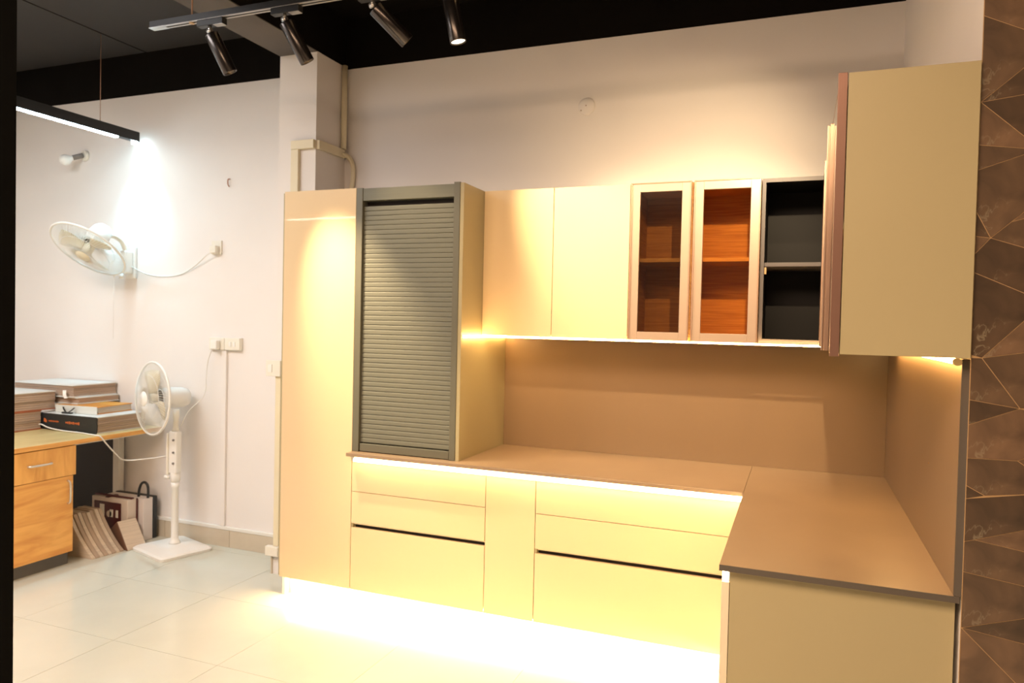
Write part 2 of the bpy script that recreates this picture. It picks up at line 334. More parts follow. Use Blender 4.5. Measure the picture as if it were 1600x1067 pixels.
# black post at the left edge of the picture
struct('trim_4', box(-2.95, -2.405, -2.56, -2.44, 0, ZC), M_bmetal if 0 else mat('black_door_post', (0.002, 0.002, 0.002), 0.9, spec=.05, var=0.1), label='black upright post nearest the camera at the left')

# ================================================================ KITCHEN
XT, XL, XS = -2.538, -2.988, -1.929          # tall cabinet right/left side, shutter unit right side
YF = -0.589; YW = -0.341; ZB = 0.1173; HC = 0.8382; ZWB = 1.4548; ZWT = 2.1944
G = 0.0015
# tall cabinet
t = thing('tall_cabinet', 'tall glossy cream pantry cabinet at the left end of the kitchen', 'cabinet', (-2.763, -0.30, 0))
obj('carcass', box(XL + .002, XT - .001, YF + .020, -0.048, ZB, ZWT - .002), M_carc, t)
obj('door', box(XL, XT - G, YF, YF + .018, ZB, ZWT, bev=.0012), M_cream, t)
obj('plinth_side', box(XL - .022, XL - .004, -0.535, -0.30, 0, ZB), M_carc, t)
obj('side_panel', box(XL - .022, XL, YF + .02, -0.30, ZB, ZWT - .004), M_cream_m, t)
obj('plinth', box(XL, XT - .001, -0.500, -0.484, 0, ZB - .001), M_carc, t)

# roller shutter unit on the worktop
t = thing('shutter_cabinet', 'counter-top cabinet closed by an olive grey roller shutter', 'cabinet', (-2.233, -0.30, HC))
obj('side_panel', box(XS - .020, XS, YF + .001, -0.002, HC, ZWT, bev=.001), M_cream_m, t)
obj('back_box', box(XT + .004, XS - .021, -0.50, -0.002, HC + .001, ZWT - .004), M_carc, t)
obj('frame_stile', box(XT + .001, XT + .038, YF - .002, YF + .05, HC + .001, ZWT - .001, bev=.0015), M_shutf, t)
obj('frame_stile', box(XS - .053, XS - .0205, YF - .002, YF + .05, HC + .001, ZWT + .004, bev=.0015), M_shutf, t)
obj('top_rail', box(XT + .038, XS - .053, YF + .002, YF + .05, 2.128, ZWT - .004, bev=.0015), M_shut, t)
obj('bottom_rail', box(XT + .042, XS - .057, YF + .004, YF + .022, HC + .004, 0.881, bev=.0015), M_shutf, t)
bm = box(XT + .038, XS - .053, YF + .05, YF + .06, HC + .004, 2.128); obj('shutter_backing', bm, M_dark, t)
s0 = None; pitch = 0.0243; zz = 0.886
sl_x0, sl_x1 = XT + .040, XS - .055
def slat_bm(z):
    bm = bmesh.new(); y = YF + .014
    prof = [(y + .010, z), (y + .0011, z + .0005), (y, z + .004), (y, z + .0195), (y + .0011, z + .0228), (y + .010, z + .0235)]
    prism(bm, prof, sl_x0, sl_x1, 'yz'); return bm
while zz + pitch < 2.124:
    if s0 is None: s0 = obj('slat', slat_bm(zz), M_shut, t); zc0 = WORLD[s0.name].copy(); zz0 = zz
    else: dup_mesh(s0, 'slat', t, zc0 + Vector((0, 0, zz - zz0)))
    zz += pitch

# base units of the back run
def drawer_unit(x0, x1, label, fascia_z=0.787):
    t = thing('drawer_unit', label, 'cabinet', ((x0+x1)/2, -0.30, 0))
    obj('carcass', box(x0 + .001, x1 - .001, YF + .045, -0.003, ZB, fascia_z - .002), M_dark, t)
    obj('plinth', box(x0 + .001, x1 - .001, -0.500, -0.484, 0, ZB - .001), M_carc, t)
    for z0, z1 in ((0.631, fascia_z), (0.464, 0.628)):
        obj('drawer_front', box(x0 + G, x1 - G, YF, YF + .019, z0, z1, bev=.0012), M_cream, t)
    obj('drawer_front', box(x0 + G, x1 - G, YF, YF + .019, ZB, 0.441, bev=.0012), M_cream, t)
    obj('finger_channel', box(x0 + .012, x1 - .003, YF + .010, YF + .044, 0.4575, 0.4635), M_creamedge, t)
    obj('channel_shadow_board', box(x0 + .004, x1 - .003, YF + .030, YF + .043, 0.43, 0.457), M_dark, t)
    obj('side_board', box(x0 + .0015, x0 + .010, YF + .003, YF + .044, ZB + .002, fascia_z - .004), M_cream_m, t)
    return t
drawer_unit(XT, -1.781, 'cream drawer unit of three fronts beside the tall cabinet, below the roller shutter')
drawer_unit(-1.526, -0.592, 'wider cream drawer unit of three fronts reaching into the corner')
t = thing('base_cabinet', 'narrow cream base cabinet between the two drawer units', 'cabinet', (-1.653, -0.30, 0))
obj('carcass', box(-1.780, -1.527, YF + .045, -0.003, ZB, .785), M_carc, t)
obj('door', box(-1.781 + G, -1.526 - G, YF, YF + .019, ZB, 0.785, bev=.0012), M_cream, t)
obj('plinth', box(-1.780, -1.527, -0.500, -0.484, 0, ZB - .001), M_carc, t)

# right run base cabinet
t = thing('base_cabinet', 'cream corner run base cabinet with a plain end panel towards the camera', 'cabinet', (-0.28, -1.0, 0))
obj('end_panel', box(-0.566, 0.0, -1.622, -1.604, 0, HC - .0185, bev=.001), M_cream_m, t)
obj('carcass', box(-0.545, -0.004, -1.603, -0.003, ZB, .787), M_carc, t)
obj('door', box(-0.5895, -0.5675, -1.622, -1.13, ZB, 0.782, bev=.0012), M_creamedge, t)
obj('door', box(-0.5895, -0.5675, -1.127, -0.62, ZB, 0.782, bev=.0012), M_creamedge, t)
obj('plinth', box(-0.50, -0.484, -1.600, -0.50, 0, ZB - .001), M_carc, t)

# worktops
o = tag(obj('worktop', box(XT + .0005, -0.5961, -0.6465, -0.001, HC - .018, HC, bev=.0012), M_stone), 'long taupe stone worktop along the back wall, left of the seam', 'worktop')
t = thing('worktop', 'taupe stone worktop of the right-hand leg, ending towards the camera', 'worktop', (-0.29, -0.8, HC - .018))
obj('slab', box(-0.5951, 0.004, -1.6465, -0.001, HC - .018, HC, bev=.0012), M_stone, t)
tag(obj('front_edge', box(-0.5951, 0.004, -1.6482, -1.6466, HC - .0175, HC - .0005), M_stonedge, t), 'grey front edge')
# splash panels
tag(obj('splashback_panel', box(XS + .001, -0.0095, -0.008, -0.0005, HC + .0005, ZWB + .02), M_stone_b), 'taupe splashback panel on the back wall under the wall cabinets', 'splashback')
t = thing('splashback_panel', 'taupe splashback panel on the right wall, its grey end edge towards the camera', 'splashback', (0.004, -0.8, HC))
obj('panel', box(-0.009, 0.0115, -1.640, -0.001, HC + .0005, ZWB - .004), M_stone_b, t)
obj('end_edge', box(-0.0092, 0.0115, -1.647, -1.6405, HC + .0005, ZWB - .004), M_stonedge, t)
tag(obj('screw', box(-0.0105, -0.0090, -1.2, -1.195, 1.105, 1.110), M_gold), 'tiny brass screw in the middle of the right splashback', 'screw')

# wall cabinets of the back run
W1, W2, W3, W4, W5 = -1.5519, -1.1674, -0.8762, -0.5746, -0.3046
t = thing('wall_cabinet', 'cream wall cabinet with two plain glossy doors', 'cabinet', (-1.548, -0.17, ZWB))
obj('carcass', box(XS + .001, W2 - .001, YW + .020, -0.009, ZWB + .003, ZWT - .001), M_carc, t)
obj('door', box(XS + .001, W1 - G, YW, YW + .018, ZWB, ZWT, bev=.0012), M_cream, t)
obj('door', box(W1 + G, W2 - G, YW, YW + .018, ZWB, ZWT, bev=.0012), M_cream, t)

def open_carcass(t, x0, x1, m, mback, shelf_m, zt=ZWT, sh=1.825, edge=None):
    y0 = YW + .022
    for nm, b in (('side_panel', (x0, x0 + .016, y0, -.009, ZWB, zt)), ('side_panel', (x1 - .016, x1, y0, -.009, ZWB, zt)),
                  ('top_panel', (x0 + .016, x1 - .016, y0, -.009, zt - .018, zt)), ('bottom_panel', (x0 + .016, x1 - .016, y0, -.009, ZWB, ZWB + .018))):
        obj(nm, box(*b), m, t)
    obj('back_panel', box(x0 + .016, x1 - .016, -.018, -.010, ZWB + .018, zt - .018), mback, t)
    obj('shelf', box(x0 + .017, x1 - .017, y0 + .012, -.019, sh, sh + .018, bev=.001), shelf_m, t)
M_shelf = wood('light_woodgrain_shelf', (0.66, 0.38, 0.14), (0.52, 0.27, 0.09), 0.45, stretch=(2, 30, 30), scale=1.5)
def glass_door(t, x0, x1, m_glass, fw=0.043):
    y0, y1 = YW - .002, YW + .020; z0, z1 = ZWB - .002, ZWT + .002
    d = obj('door', box(x0, x0 + fw, y0, y1, z0, z1, bev=.001), M_frame, t); tag(d, 'glazed door with a bronze frame')
    obj('door_rail', box(x1 - fw, x1, y0, y1, z0, z1, bev=.001), M_frame, d)
    obj('door_rail', box(x0 + fw, x1 - fw, y0, y1, z1 - fw, z1, bev=.001), M_frame, d)
    obj('door_rail', box(x0 + fw, x1 - fw, y0, y1, z0, z0 + fw - .004, bev=.001), M_frame, d)
    for a, b in ((x0 - .0005, x0 + .006), (x1 - .006, x1 + .0005)):
        obj('edge_lip', box(a, b, y0 - .006, y0 + .002, z0, z1, bev=.001), M_bronze, d)
    obj('edge_lip', box(x0 + .006, x1 - .006, y0 - .004, y0 + .002, z1 - .005, z1, bev=.001), M_bronze, d)
    obj('pane', box(x0 + fw - .004, x1 - fw + .004, y0 + .008, y0 + .012, z0 + fw - .008, z1 - fw + .004), m_glass, d)
t = thing('wall_cabinet', 'wall cabinet with two bronze-framed tinted glass doors', 'cabinet', (-0.871, -0.17, ZWB))
open_carcass(t, W2 + .002, W4 - .002, M_wood_in, M_wood_in, M_shelf)
obj('divider', box(W3 - .008, W3 + .008, YW + .024, -.019, ZWB + .018, ZWT - .018), M_wood_in, t)
glass_door(t, W2 + .003, W3 - .006, M_glass_s)
glass_door(t, W3 + .006, W4 - .002, M_glass_b)
t = thing('wall_cabinet', 'open charcoal wall cabinet with one grey shelf and no door', 'cabinet', (-0.439, -0.17, ZWB))
open_carcass(t, W4 + .002, W5 - .001 + .03, M_char, M_char, M_chare, sh=1.800)
for nm, b in (('edge_band', (W4 + .002, W4 + .018, YW + .0185, YW + .0218, ZWB, ZWT)), ('edge_band', (W4 + .018, W5 + .028, YW + .0185, YW + .0218, ZWT - .018, ZWT)), ('edge_band', (W4 + .018, W5 + .028, YW + .0185, YW + .0218, ZWB, ZWB + .018))):
    obj(nm, box(*b), M_chare, t)
hb = box(W4 + .019, W4 + .029, YW + .03, YW + .055, 1.766, 1.796, bev=.002); tag(obj('hinge_plate', hb, M_gold, t), 'small brass hinge plate')

# wall cabinet of the right run: end panel to the camera, glass doors seen edge on
t = thing('wall_cabinet', 'large nearest wall cabinet with a plain khaki cream end panel', 'cabinet', (-0.15, -1.0, ZWB))
obj('end_panel', box(-0.2996, 0.0, -1.695, -1.677, ZWB, ZWT, bev=.0008), M_cream_m, t)
obj('top_panel', box(-0.298, 0.0, -1.676, -0.345, ZWT - .018, ZWT), M_cream_m, t)
obj('bottom_panel', box(-0.298, 0.0, -1.676, -0.345, ZWB, ZWB + .018), M_cream_m, t)
obj('back_panel', box(-0.012, 0.0, -1.676, -0.345, ZWB + .018, ZWT - .018), M_wood_in, t)
obj('side_panel', box(-0.298, -0.012, -0.362, -0.345, ZWB + .018, ZWT - .018), M_cream_m, t)
obj('shelf', box(-0.285, -0.012, -1.676, -0.362, 1.81, 1.828), M_shelf, t)
def edge_door(t, y0, y1, m):
    d = obj('door', box(-0.3245, -0.3018, y0, y0 + .020, ZWB - .006, ZWT + .001, bev=.0008), m, t)
    obj('door_stile', box(-0.3245, -0.3018, y1 - .020, y1, ZWB - .004, ZWT, bev=.0008), M_bronze, d)
    obj('pane', box(-0.3185, -0.3145, y0 + .018, y1 - .018, ZWB, ZWT - .003), M_glass_c, d)
    tp = box(-0.3190, -0.3140, y0 + .018, y1 - .018, ZWT - .003, ZWT); obj('pane_edge', tp, M_bronze, d)
    return d
tag(edge_door(t, -1.697, -1.170, M_bronze_d), 'glass door with a dark bronze upright profile')
d = obj('door', box(-0.331, -0.304, -1.160, -1.140, ZWB - .004, ZWT, bev=.001), M_bronze, t); tag(d, 'glass door standing slightly proud with a grooved bronze profile')
obj('grip_rib', box(-0.3325, -0.329, -1.165, -1.155, ZWB - .004, ZWT), M_frame, d)
obj('grip_rib', box(-0.3165, -0.313, -1.165, -1.155, ZWB - .004, ZWT), M_frame, d)
obj('door_stile', box(-0.3245, -0.304, -0.625, -0.605, ZWB - .004, ZWT), M_bronze, d)
obj('pane', box(-0.3185, -0.3145, -1.14, -0.625, ZWB, ZWT - .003), M_glass_c, d)
obj('filler_panel', box(-0.320, -0.3, -0.60, -0.345, ZWB, ZWT), M_bronze_d, t)

# ---------------------------------------------------------------- LED strips
def led(name, label, boxes, m, housing=None):
    lo = boxes[0]; t = thing(name, label, 'light strip', ((lo[0]+lo[1])/2, (lo[2]+lo[3])/2, lo[4]))
    for b in boxes: obj('diffuser', box(*b), m, t)
    if housing:
        for b in housing: obj('housing', box(*b), M_chrome, t)
    return t
led('led_strip', 'glowing warm light strip under the wall cabinets on the back wall', [(XS + .024, -0.306, YW - .0, YW + .012, ZWB - .0105, ZWB - .003)], M_led, [(XS + .022, -0.304, YW + .0125, YW + .016, ZWB - .011, ZWB - .0025)])
led('led_strip', 'short warm light strip on the side of the roller shutter cabinet', [(XS + .0045, XS + .013, YF + .01, -0.02, ZWB - .012, ZWB - .002)], M_led, [(XS + .0005, XS + .004, YF + .01, -0.02, ZWB - .012, ZWB - .002)])
tt = led('led_strip', 'warm light strip under the nearest wall cabinet by the tiled pier', [(-0.030, -0.012, -1.640, -0.36, ZWB - .016, ZWB - .004)], M_led, [(-0.0118, -0.0092, -1.640, -0.36, ZWB - .018, ZWB - .003)])
bm = bmesh.new(); cyl(bm, (-0.021, -1.660, ZWB - .011), (-0.021, -1.641, ZWB - .011), .010, 14); obj('end_cap', bm, mat('cream_end_cap', (0.8, 0.6, 0.3), 0.4, var=.02), tt)
led('led_strip', 'bright double warm light channel under the front edge of the long worktop', [(XT + .050, -0.600, -0.641, -0.632, 0.808, 0.8195), (XT + .020, -0.600, -0.606, -0.597, 0.7885, 0.803)], M_led_top, [(XT + .006, -0.600, -0.5965, -0.580, 0.788, 0.8195), (XT + .006, -0.600, -0.6315, -0.597, 0.8165, 0.8195)])
led('led_strip', 'warm light channel under the edge of the right-hand worktop', [(-0.588, -0.570, -1.6215, -0.62, 0.787, 0.8175)], M_led_top, [(-0.5695, -0.5665, -1.6215, -0.62, 0.784, 0.8190)])
led('led_strip', 'very bright warm toe-kick light strip below the base cabinets', [(XL + .03, -0.62, -0.545, -0.533, ZB - .0125, ZB - .002)], M_led_toe, [(XL + .02, -0.61, -0.532, -0.526, ZB - .014, ZB - .0012)])
led('led_strip', 'toe-kick light strip below the right-hand base cabinet', [(-0.545, -0.533, -1.58, -0.66, ZB - .0125, ZB - .002)], M_led_toe, [(-0.532, -0.526, -1.58, -0.66, ZB - .014, ZB - .0012)])

# ================================================================ LIGHTS ON THE CEILING
ZT = 2.905
t = thing('light_track', 'black lighting track hanging below the ceiling beam', 'track', (-1.5, -1.15, ZT - .018))
obj('track_profile', box(-3.33, 0.4, -1.168, -1.132, ZT - .016, ZT + .012), M_track, t)
for ya, yb in ((-1.166, -1.156), (-1.144, -1.134)):
    obj('conductor_rail', box(-3.30, 0.4, ya, yb, ZT - .0185, ZT - .016), M_rail, t)
obj('track_end_cap', box(-3.335, -3.24, -1.168, -1.132, ZT - .019, ZT - .0162), M_rail, t)
bm = bmesh.new(); cyl(bm, (-3.085, -1.150, ZT - .0225), (-3.085, -1.150, ZT - .0165), .012, 16); tag(obj('brass_screw', bm, M_gold, t), 'round brass screw')
for xx in (-3.085, -0.4):
    bm = bmesh.new(); cyl(bm, (xx, -1.150, ZT + .012), (xx, -1.150, 3.05 if -3.2736 < xx < -3.0146 else ZC - .001), .0035, 8); tag(obj('suspension_wire', bm, M_wire, t), 'copper brown suspension wire')

def track_spot(x, target, label, power, deg=46, lit=False, blend=.7, yy=-1.15, rec=.045, L=0.185, r=0.033, energy_color=WARM):
    base = Vector((x, yy, ZT - .048))
    t = thing('track_spotlight', label, 'spotlight', base)
    obj('adapter', box(x - .075, x + .075, yy - .016, yy + .016, ZT - .048, ZT - .019, bev=.002), M_track, t)
    obj('adapter_plate', box(x + .02, x + .074, yy - .015, yy + .015, ZT - .0495, ZT - .0482), M_rail, t)
    d = (Vector(target) - base).normalized()
    piv = base + Vector((-0.01, 0, -.022)); top = piv + d*(-0.012) + Vector((0, 0, 0))
    bm = bmesh.new(); cyl(bm, base + Vector((-0.01, 0, .0)), piv + Vector((0, 0, -.004)), .009, 10); cyl(bm, piv + Vector((-.012, 0, 0)), piv + Vector((.012, 0, 0)), .011, 12); obj('swivel', bm, M_chrome, t)
    s = piv + d*.012
    bm = bmesh.new(); lathe(bm, s, d, [(r*.9, 0), (r, .004), (r, L - .003), (r*.97, L), (r*.88, L), (r*.86, L - rec)], 28, False)
    a, u, w = frame_of(d); n = 28
    bm.faces.new([v for v in bm.verts[:n]][::-1] if False else [bm.verts.new(s + (u*math.cos(i*math.tau/n) + w*math.sin(i*math.tau/n))*r*.9) for i in range(n)])
    obj('lamp_body', bm, M_bmetal, t)
    bm = bmesh.new(); cyl(bm, s + d*(L - rec - .004), s + d*(L - rec + .001), r*.855, 24); obj('lens', bm, M_lens, t)
    if power > 0: 
        sp = spot('spotlight_beam', s + d*(L + .004), s + d*2, power, energy_color, deg, blend, .02)
        sp.parent = t; sp.location = s + d*(L + .004) - wloc(t)
    return t
track_spot(-2.966, (-2.49, -0.589, 1.44), 'first black track spotlight from the left end of the track', 150, 38, blend=1.0)
track_spot(-2.545, (-2.10, -0.589, 1.70), 'second black track spotlight, in front of the column top', 12, 50)
track_spot(-2.095, (-1.36, -0.34, 2.00), 'third black track spotlight, tilted strongly to the right', 78, 42, blend=.95)
track_spot(-1.74, (-1.52, -1.05, 1.75), 'fourth black track spotlight, pointing down with its lit lens showing', 40, 60, rec=.006)
track_spot(-0.40, (-0.98, -0.02, 1.92), 'further black track spotlight beyond the top of the picture, aimed at the glass cabinets', 20, 100, blend=1.0)

# a second track nearer the camera, above the picture
t = thing('light_track', 'second black lighting track nearer the camera, above the picture', 'track', (-0.6, -2.05, ZT - .018))
obj('track_profile', box(-2.2, 1.0, -2.068, -2.032, ZT - .016, ZT + .012), M_track, t)
for xx in (-1.9, 0.7):
    bm = bmesh.new(); cyl(bm, (xx, -2.05, ZT + .012), (xx, -2.05, ZC - .001), .0035, 8); obj('suspension_wire', bm, M_wire, t)
track_spot(-0.42, (-0.86, -0.20, 1.62), 'black spotlight on the nearer track, aimed at the glass doors', 78, 54, yy=-2.05)

# pendant linear light over the desk, with an end spot washing the wall
t = thing('linear_pendant_light', 'black linear pendant light with a cool white diffuser over the desk', 'pendant light', (-4.66, -1.2, 2.68))
obj('lamp_body', box(-4.685, -4.635, -2.4, -0.055, 2.700, 2.765, bev=.002), M_track, t)
obj('diffuser', box(-4.676, -4.644, -2.36, -0.215, 2.6935, 2.7005), M_cool, t)
for yy in (-0.34, -1.9):
    bm = bmesh.new(); cyl(bm, (-4.66, yy, 2.765), (-4.66, yy, ZC - .013), .0022, 6); tag(obj('suspension_wire', bm, M_wire, t), 'thin suspension wire')
bm = bmesh.new(); cyl(bm, (-4.66, -0.075, 2.682), (-4.66, -0.075, 2.6995), .020, 20); obj('end_spot', bm, M_cool, t)
sp = spot('pendant_end_beam', (-4.66, -0.075, 2.678), (-4.66, -0.02, 1.75), 28, COOL, 74, 1.0, .012)
sp.parent = t; sp.location = Vector((-4.66, -0.075, 2.678)) - wloc(t)

t = thing('linear_pendant_light', 'second linear pendant light, behind the camera at the left', 'pendant light', (-5.2, -4.0, 2.60))
obj('lamp_body', box(-5.70, -4.70, -4.02, -3.98, 2.607, 2.67, bev=.002), M_track, t)
obj('diffuser', box(-5.68, -4.72, -4.014, -3.986, 2.600, 2.6065), emis('neutral_led_diffuser', (1.0, .9, .75), 14.0), t)
for xx in (-5.6, -4.8):
    bm = bmesh.new(); cyl(bm, (xx, -4.0, 2.67), (xx, -4.0, ZC - .013 if xx < -3.29 else ZC), .0022, 6); obj('suspension_wire', bm, M_wire, t)

# ================================================================ BACK WALL FITTINGS
t = thing('bulb_holder', 'small white bulb on an angled holder, high on the wall at the left', 'wall light', (-5.24, -0.05, 2.60))
bm = bmesh.new(); cyl(bm, (-5.215, -0.001, 2.652), (-5.215, -0.022, 2.652), .040, 20, .034); obj('wall_plate', bm, M_plast, t)
bm = bmesh.new(); cyl(bm, (-5.215, -0.022, 2.652), (-5.25, -0.075, 2.625), .018, 14); obj('socket', bm, M_greyw, t)
bm = bmesh.new(); lathe(bm, (-5.25, -0.075, 2.625), (-.5, -.75, -.40), [(.016, -.004), (.018, .01), (.034, .03), (.040, .05), (.034, .072), (.016, .084), (.0, .088)], 20, False); obj('bulb', bm, M_plast2, t)

t = thing('wall_outlet', 'small ivory wall outlet with a plug, right of the wall fan', 'outlet', (-3.99, -0.02, 1.92))
obj('face_plate', box(-4.038, -3.955, -0.012, -0.0005, 1.93, 2.02, bev=.003), M_plast, t)
obj('plug', box(-4.02, -3.97, -0.050, -0.012, 1.935, 1.985, bev=.006), M_plast, t)
bm = bmesh.new(); tube(bm, spline([(-3.995, -0.04, 1.935), (-4.04, -0.045, 1.925), (-4.16, -0.02, 1.86), (-4.30, -0.008, 1.80), (-4.46, -0.008, 1.785), (-4.60, -0.010, 1.80), (-4.70, -0.03, 1.84), (-4.735, -0.04, 1.86)]), .0035)
tag(obj('power_cord', bm, M_cord), 'thin pale cord drooping from the wall fan to the upper outlet', 'cord')

t = thing('wall_outlet', 'double ivory socket plate above the vertical trunking', 'outlet', (-3.90, -0.02, 1.30))
obj('back_box', box(-4.035, -3.775, -0.022, -0.0005, 1.300, 1.382, bev=.002), M_plast, t)
obj('face_plate', box(-4.030, -3.905, -0.030, -0.022, 1.302, 1.380, bev=.003), M_plast, t)
obj('face_plate', box(-3.902, -3.778, -0.030, -0.022, 1.302, 1.380, bev=.003), M_plast, t)
obj('plug', box(-3.985, -3.935, -0.068, -0.030, 1.305, 1.365, bev=.006), M_plast2, t)
obj('switch_rocker', box(-3.862, -3.845, -0.034, -0.030, 1.325, 1.355), M_plast2, t)
obj('switch_rocker', box(-3.830, -3.813, -0.034, -0.030, 1.325, 1.355), M_plast2, t)
tag(obj('cable_trunking', box(-3.935, -3.897, -0.018, -0.0005, 0.137, 1.2985, bev=.002), M_wall), 'vertical trunking painted like the wall below the double socket', 'trunking')

t = thing('wall_cover_plate', 'round blank cover plate painted over, high on the wall above the cream doors', 'cover plate', (-1.493, -0.005, 2.64))
bm = bmesh.new(); lathe(bm, (-1.493, -0.0005, 2.686), (0, -1, 0), [(.046, 0), (.046, .003), (.042, .006), (.0, .007)], 36, False); obj('disc', bm, M_wall, t)
for dx, dz in ((-.003, .004), (-.030, -.020)):
    bm = bmesh.new(); cyl(bm, (-1.493 + dx, -0.007, 2.686 + dz), (-1.493 + dx, -0.0085, 2.686 + dz), .0035, 10); obj('screw', bm, mat('dull_screw', (0.35, 0.25, 0.17), .5, var=.05), t)
t = thing('wall_hook', 'tiny hook and rust mark on the wall right of the bright light patch', 'hook', (-3.94, -0.01, 2.36))
bm = bmesh.new(); tube(bm, spline([(-3.90, -0.001, 2.42), (-3.90, -0.018, 2.415), (-3.90, -0.02, 2.385), (-3.90, -0.008, 2.37)], 5), .004); obj('hook', bm, mat('rusty_hook', (0.45, 0.22, 0.14), .6, var=.1), t)

# trunking and pipes on the column
YC = -0.2912; XC = -3.0146
t = thing('cable_trunking', 'cream trunking wrapped around the column above the tall cabinet', 'trunking', (-3.1, -0.3, 2.2))
obj('front_run', box(-3.172, XC, YC - .024, YC - .0005, 2.494, 2.545, bev=.002), M_pvc, t)
obj('drop_run', box(-3.172, -3.120, YC - .022, YC - .0005, 1.2, 2.4935, bev=.002), M_pvc, t)
obj('side_run', box(XC + .0005, XC + .022, YC + .004, -0.030, 2.494, 2.545, bev=.002), M_pvc, t)
bm = bmesh.new(); tube(bm, spline([(XC + .012, -0.055, 2.515), (XC + .035, -0.022, 2.505), (XC + .066, -0.018, 2.46), (XC + .072, -0.018, 2.38), (XC + .055, -0.018, 2.26), (XC + .045, -0.018, 2.15)], 8), .014, 10); obj('flexible_pipe', bm, M_pvc, t)
bm = bmesh.new(); cyl(bm, (XC + .020, -0.045, 2.546), (XC + .020, -0.045, 3.045), .017, 14); tag(obj('conduit_pipe', bm, M_pvc), 'vertical cream conduit in the corner between column and back wall', 'pipe')
# switch and trunking on the column at the left of the tall cabinet
t = thing('light_switch', 'ivory switch box on the column edge left of the tall cabinet', 'switch', (-3.27, -0.31, 1.17))
obj('switch_box', box(-3.318, -3.215, YC - .034, YC - .0005, 1.176, 1.270, bev=.003), M_plast, t)
obj('switch_rocker', box(-3.300, -3.272, YC - .038, YC - .034, 1.20, 1.245), M_plast2, t)
tag(obj('cable_trunking', box(-3.262, -3.225, YC - .016, YC - .0005, 0.17, 1.1755, bev=.002), M_pvc), 'vertical cream trunking below the ivory switch box', 'trunking')
t = thing('floor_outlet', 'small ivory outlet box low on the column left of the tall cabinet', 'outlet', (-3.27, -0.31, .11))
obj('outlet_box', box(-3.306, -3.215, YC - .034, YC - .0005, 0.113, 0.169, bev=.003), M_plast, t)

# ================================================================ FANS
def grille(parent, c, nrm, R, depth_f, depth_b, m, nw=80, wr=0.0014):
    """front and rear wire guards round a hub, nrm = facing direction"""
    a, u, w = frame_of(nrm); c = Vector(c)
    def pt(r, h, th): return c + a*h + (u*math.cos(th) + w*math.sin(th))*r
    for side, dep, nm, hubr in ((1, depth_f, 'front_guard', .045), (-1, depth_b, 'rear_guard', .06)):
        bm = bmesh.new()
        for k in range(nw):
            th = k*math.tau/nw + (0.03 if side < 0 else 0)
            pts = [pt(hubr + (R-hubr)*s, side*dep*math.cos(s*math.pi/2)**0.75 if s < 1 else 0, th + (0.25*(1-s))) for s in (0, .2, .4, .6, .78, .9, .97, 1)]
            tube(bm, pts, wr, 3)
        tube(bm, [pt(R*.66, side*dep*.62, i*math.tau/40) for i in range(40)], wr*1.4, 4, True)
        obj(nm, bm, m, parent)
    bm = bmesh.new(); tube(bm, [pt(R, 0, i*math.tau/64) for i in range(64)], .0075, 8, True); obj('guard_ring', bm, m, parent)
    bm = bmesh.new(); lathe(bm, c, a, [(.048, depth_f - .012), (.050, depth_f - .002), (.042, depth_f + .006), (.0, depth_f + .009)], 28, False); return bm
def blades(parent, c, nrm, R, m, n=3, ph=0.4):
    a, u, w = frame_of(nrm); c = Vector(c)
    bm = bmesh.new(); lathe(bm, c, a, [(.030, -.03), (.034, .0), (.030, .022), (.0, .034)], 20, False); obj('hub', bm, m, parent)
    for k in range(n):
        bm = bmesh.new(); base = ph + k*math.tau/n; top = []; bot = []; NS = 7
        rows = []
        for i in range(NS):
            s = i/(NS-1); r = .028 + (R-.028)*s; half = (.16 + .42*math.sin(min(1, s*1.15)*math.pi*.62))*(1 if s < .97 else .85)
            row = []
            for j in range(5):
                q = j/4 - .5; th = base + q*2*half*.75 + s*.25; h = (q*2)*(.026*(1-.35*s))
                row.append(c + a*h + (u*math.cos(th) + w*math.sin(th))*r)
            rows.append(row)
        V = [[bm.verts.new(p) for p in row] for row in rows]; V2 = [[bm.verts.new(p - a*.0025) for p in row] for row in rows]
        for i in range(NS-1):
            for j in range(4):
                f = bm.faces.new((V[i][j], V[i+1][j], V[i+1][j+1], V[i][j+1])); f.smooth = True
                f = bm.faces.new((V2[i][j], V2[i][j+1], V2[i+1][j+1], V2[i+1][j])); f.smooth = True
        for i in range(NS-1):
            bm.faces.new((V[i][0], V2[i][0], V2[i+1][0], V[i+1][0])); bm.faces.new((V[i][4], V[i+1][4], V2[i+1][4], V2[i][4]))
        for j in range(4):
            bm.faces.new((V[0][j], V[0][j+1], V2[0][j+1], V2[0][j])); bm.faces.new((V[-1][j], V2[-1][j], V2[-1][j+1], V[-1][j+1]))
        obj('blade', bm, m, parent)
M_guard = mat('white_guard_wire', (0.78, 0.76, 0.70), 0.4, var=.02)

# pedestal fan
t = thing('pedestal_fan', 'white pedestal fan standing on the floor by the desk', 'fan', (-4.14, -0.20, 0))
Mb = Matrix.Translation((-4.135, -0.215, 0)) @ Matrix.Rotation(math.radians(-17), 4, 'Z')
bm = bmesh.new()
def ring(hx, hy, z, cr): 
    pts = []
    for sx, sy, a0 in ((1, 1, 0), (-1, 1, 90), (-1, -1, 180), (1, -1, 270)):
        for k in range(5):
            th = math.radians(a0 + k*22.5); pts.append(Mb @ Vector((sx*(hx-cr) + cr*math.cos(th), sy*(hy-cr) + cr*math.sin(th), z)))
    return [bm.verts.new(p) for p in pts]
R_ = [ring(.195, .170, 0.001, .03), ring(.197, .172, .018, .03), ring(.185, .160, .028, .03), ring(.10, .09, .042, .03), ring(.04, .04, .046, .02)]
for A, B in zip(R_, R_[1:]):
    for i in range(20): bm.faces.new((A[i], A[(i+1) % 20], B[(i+1) % 20], B[i]))
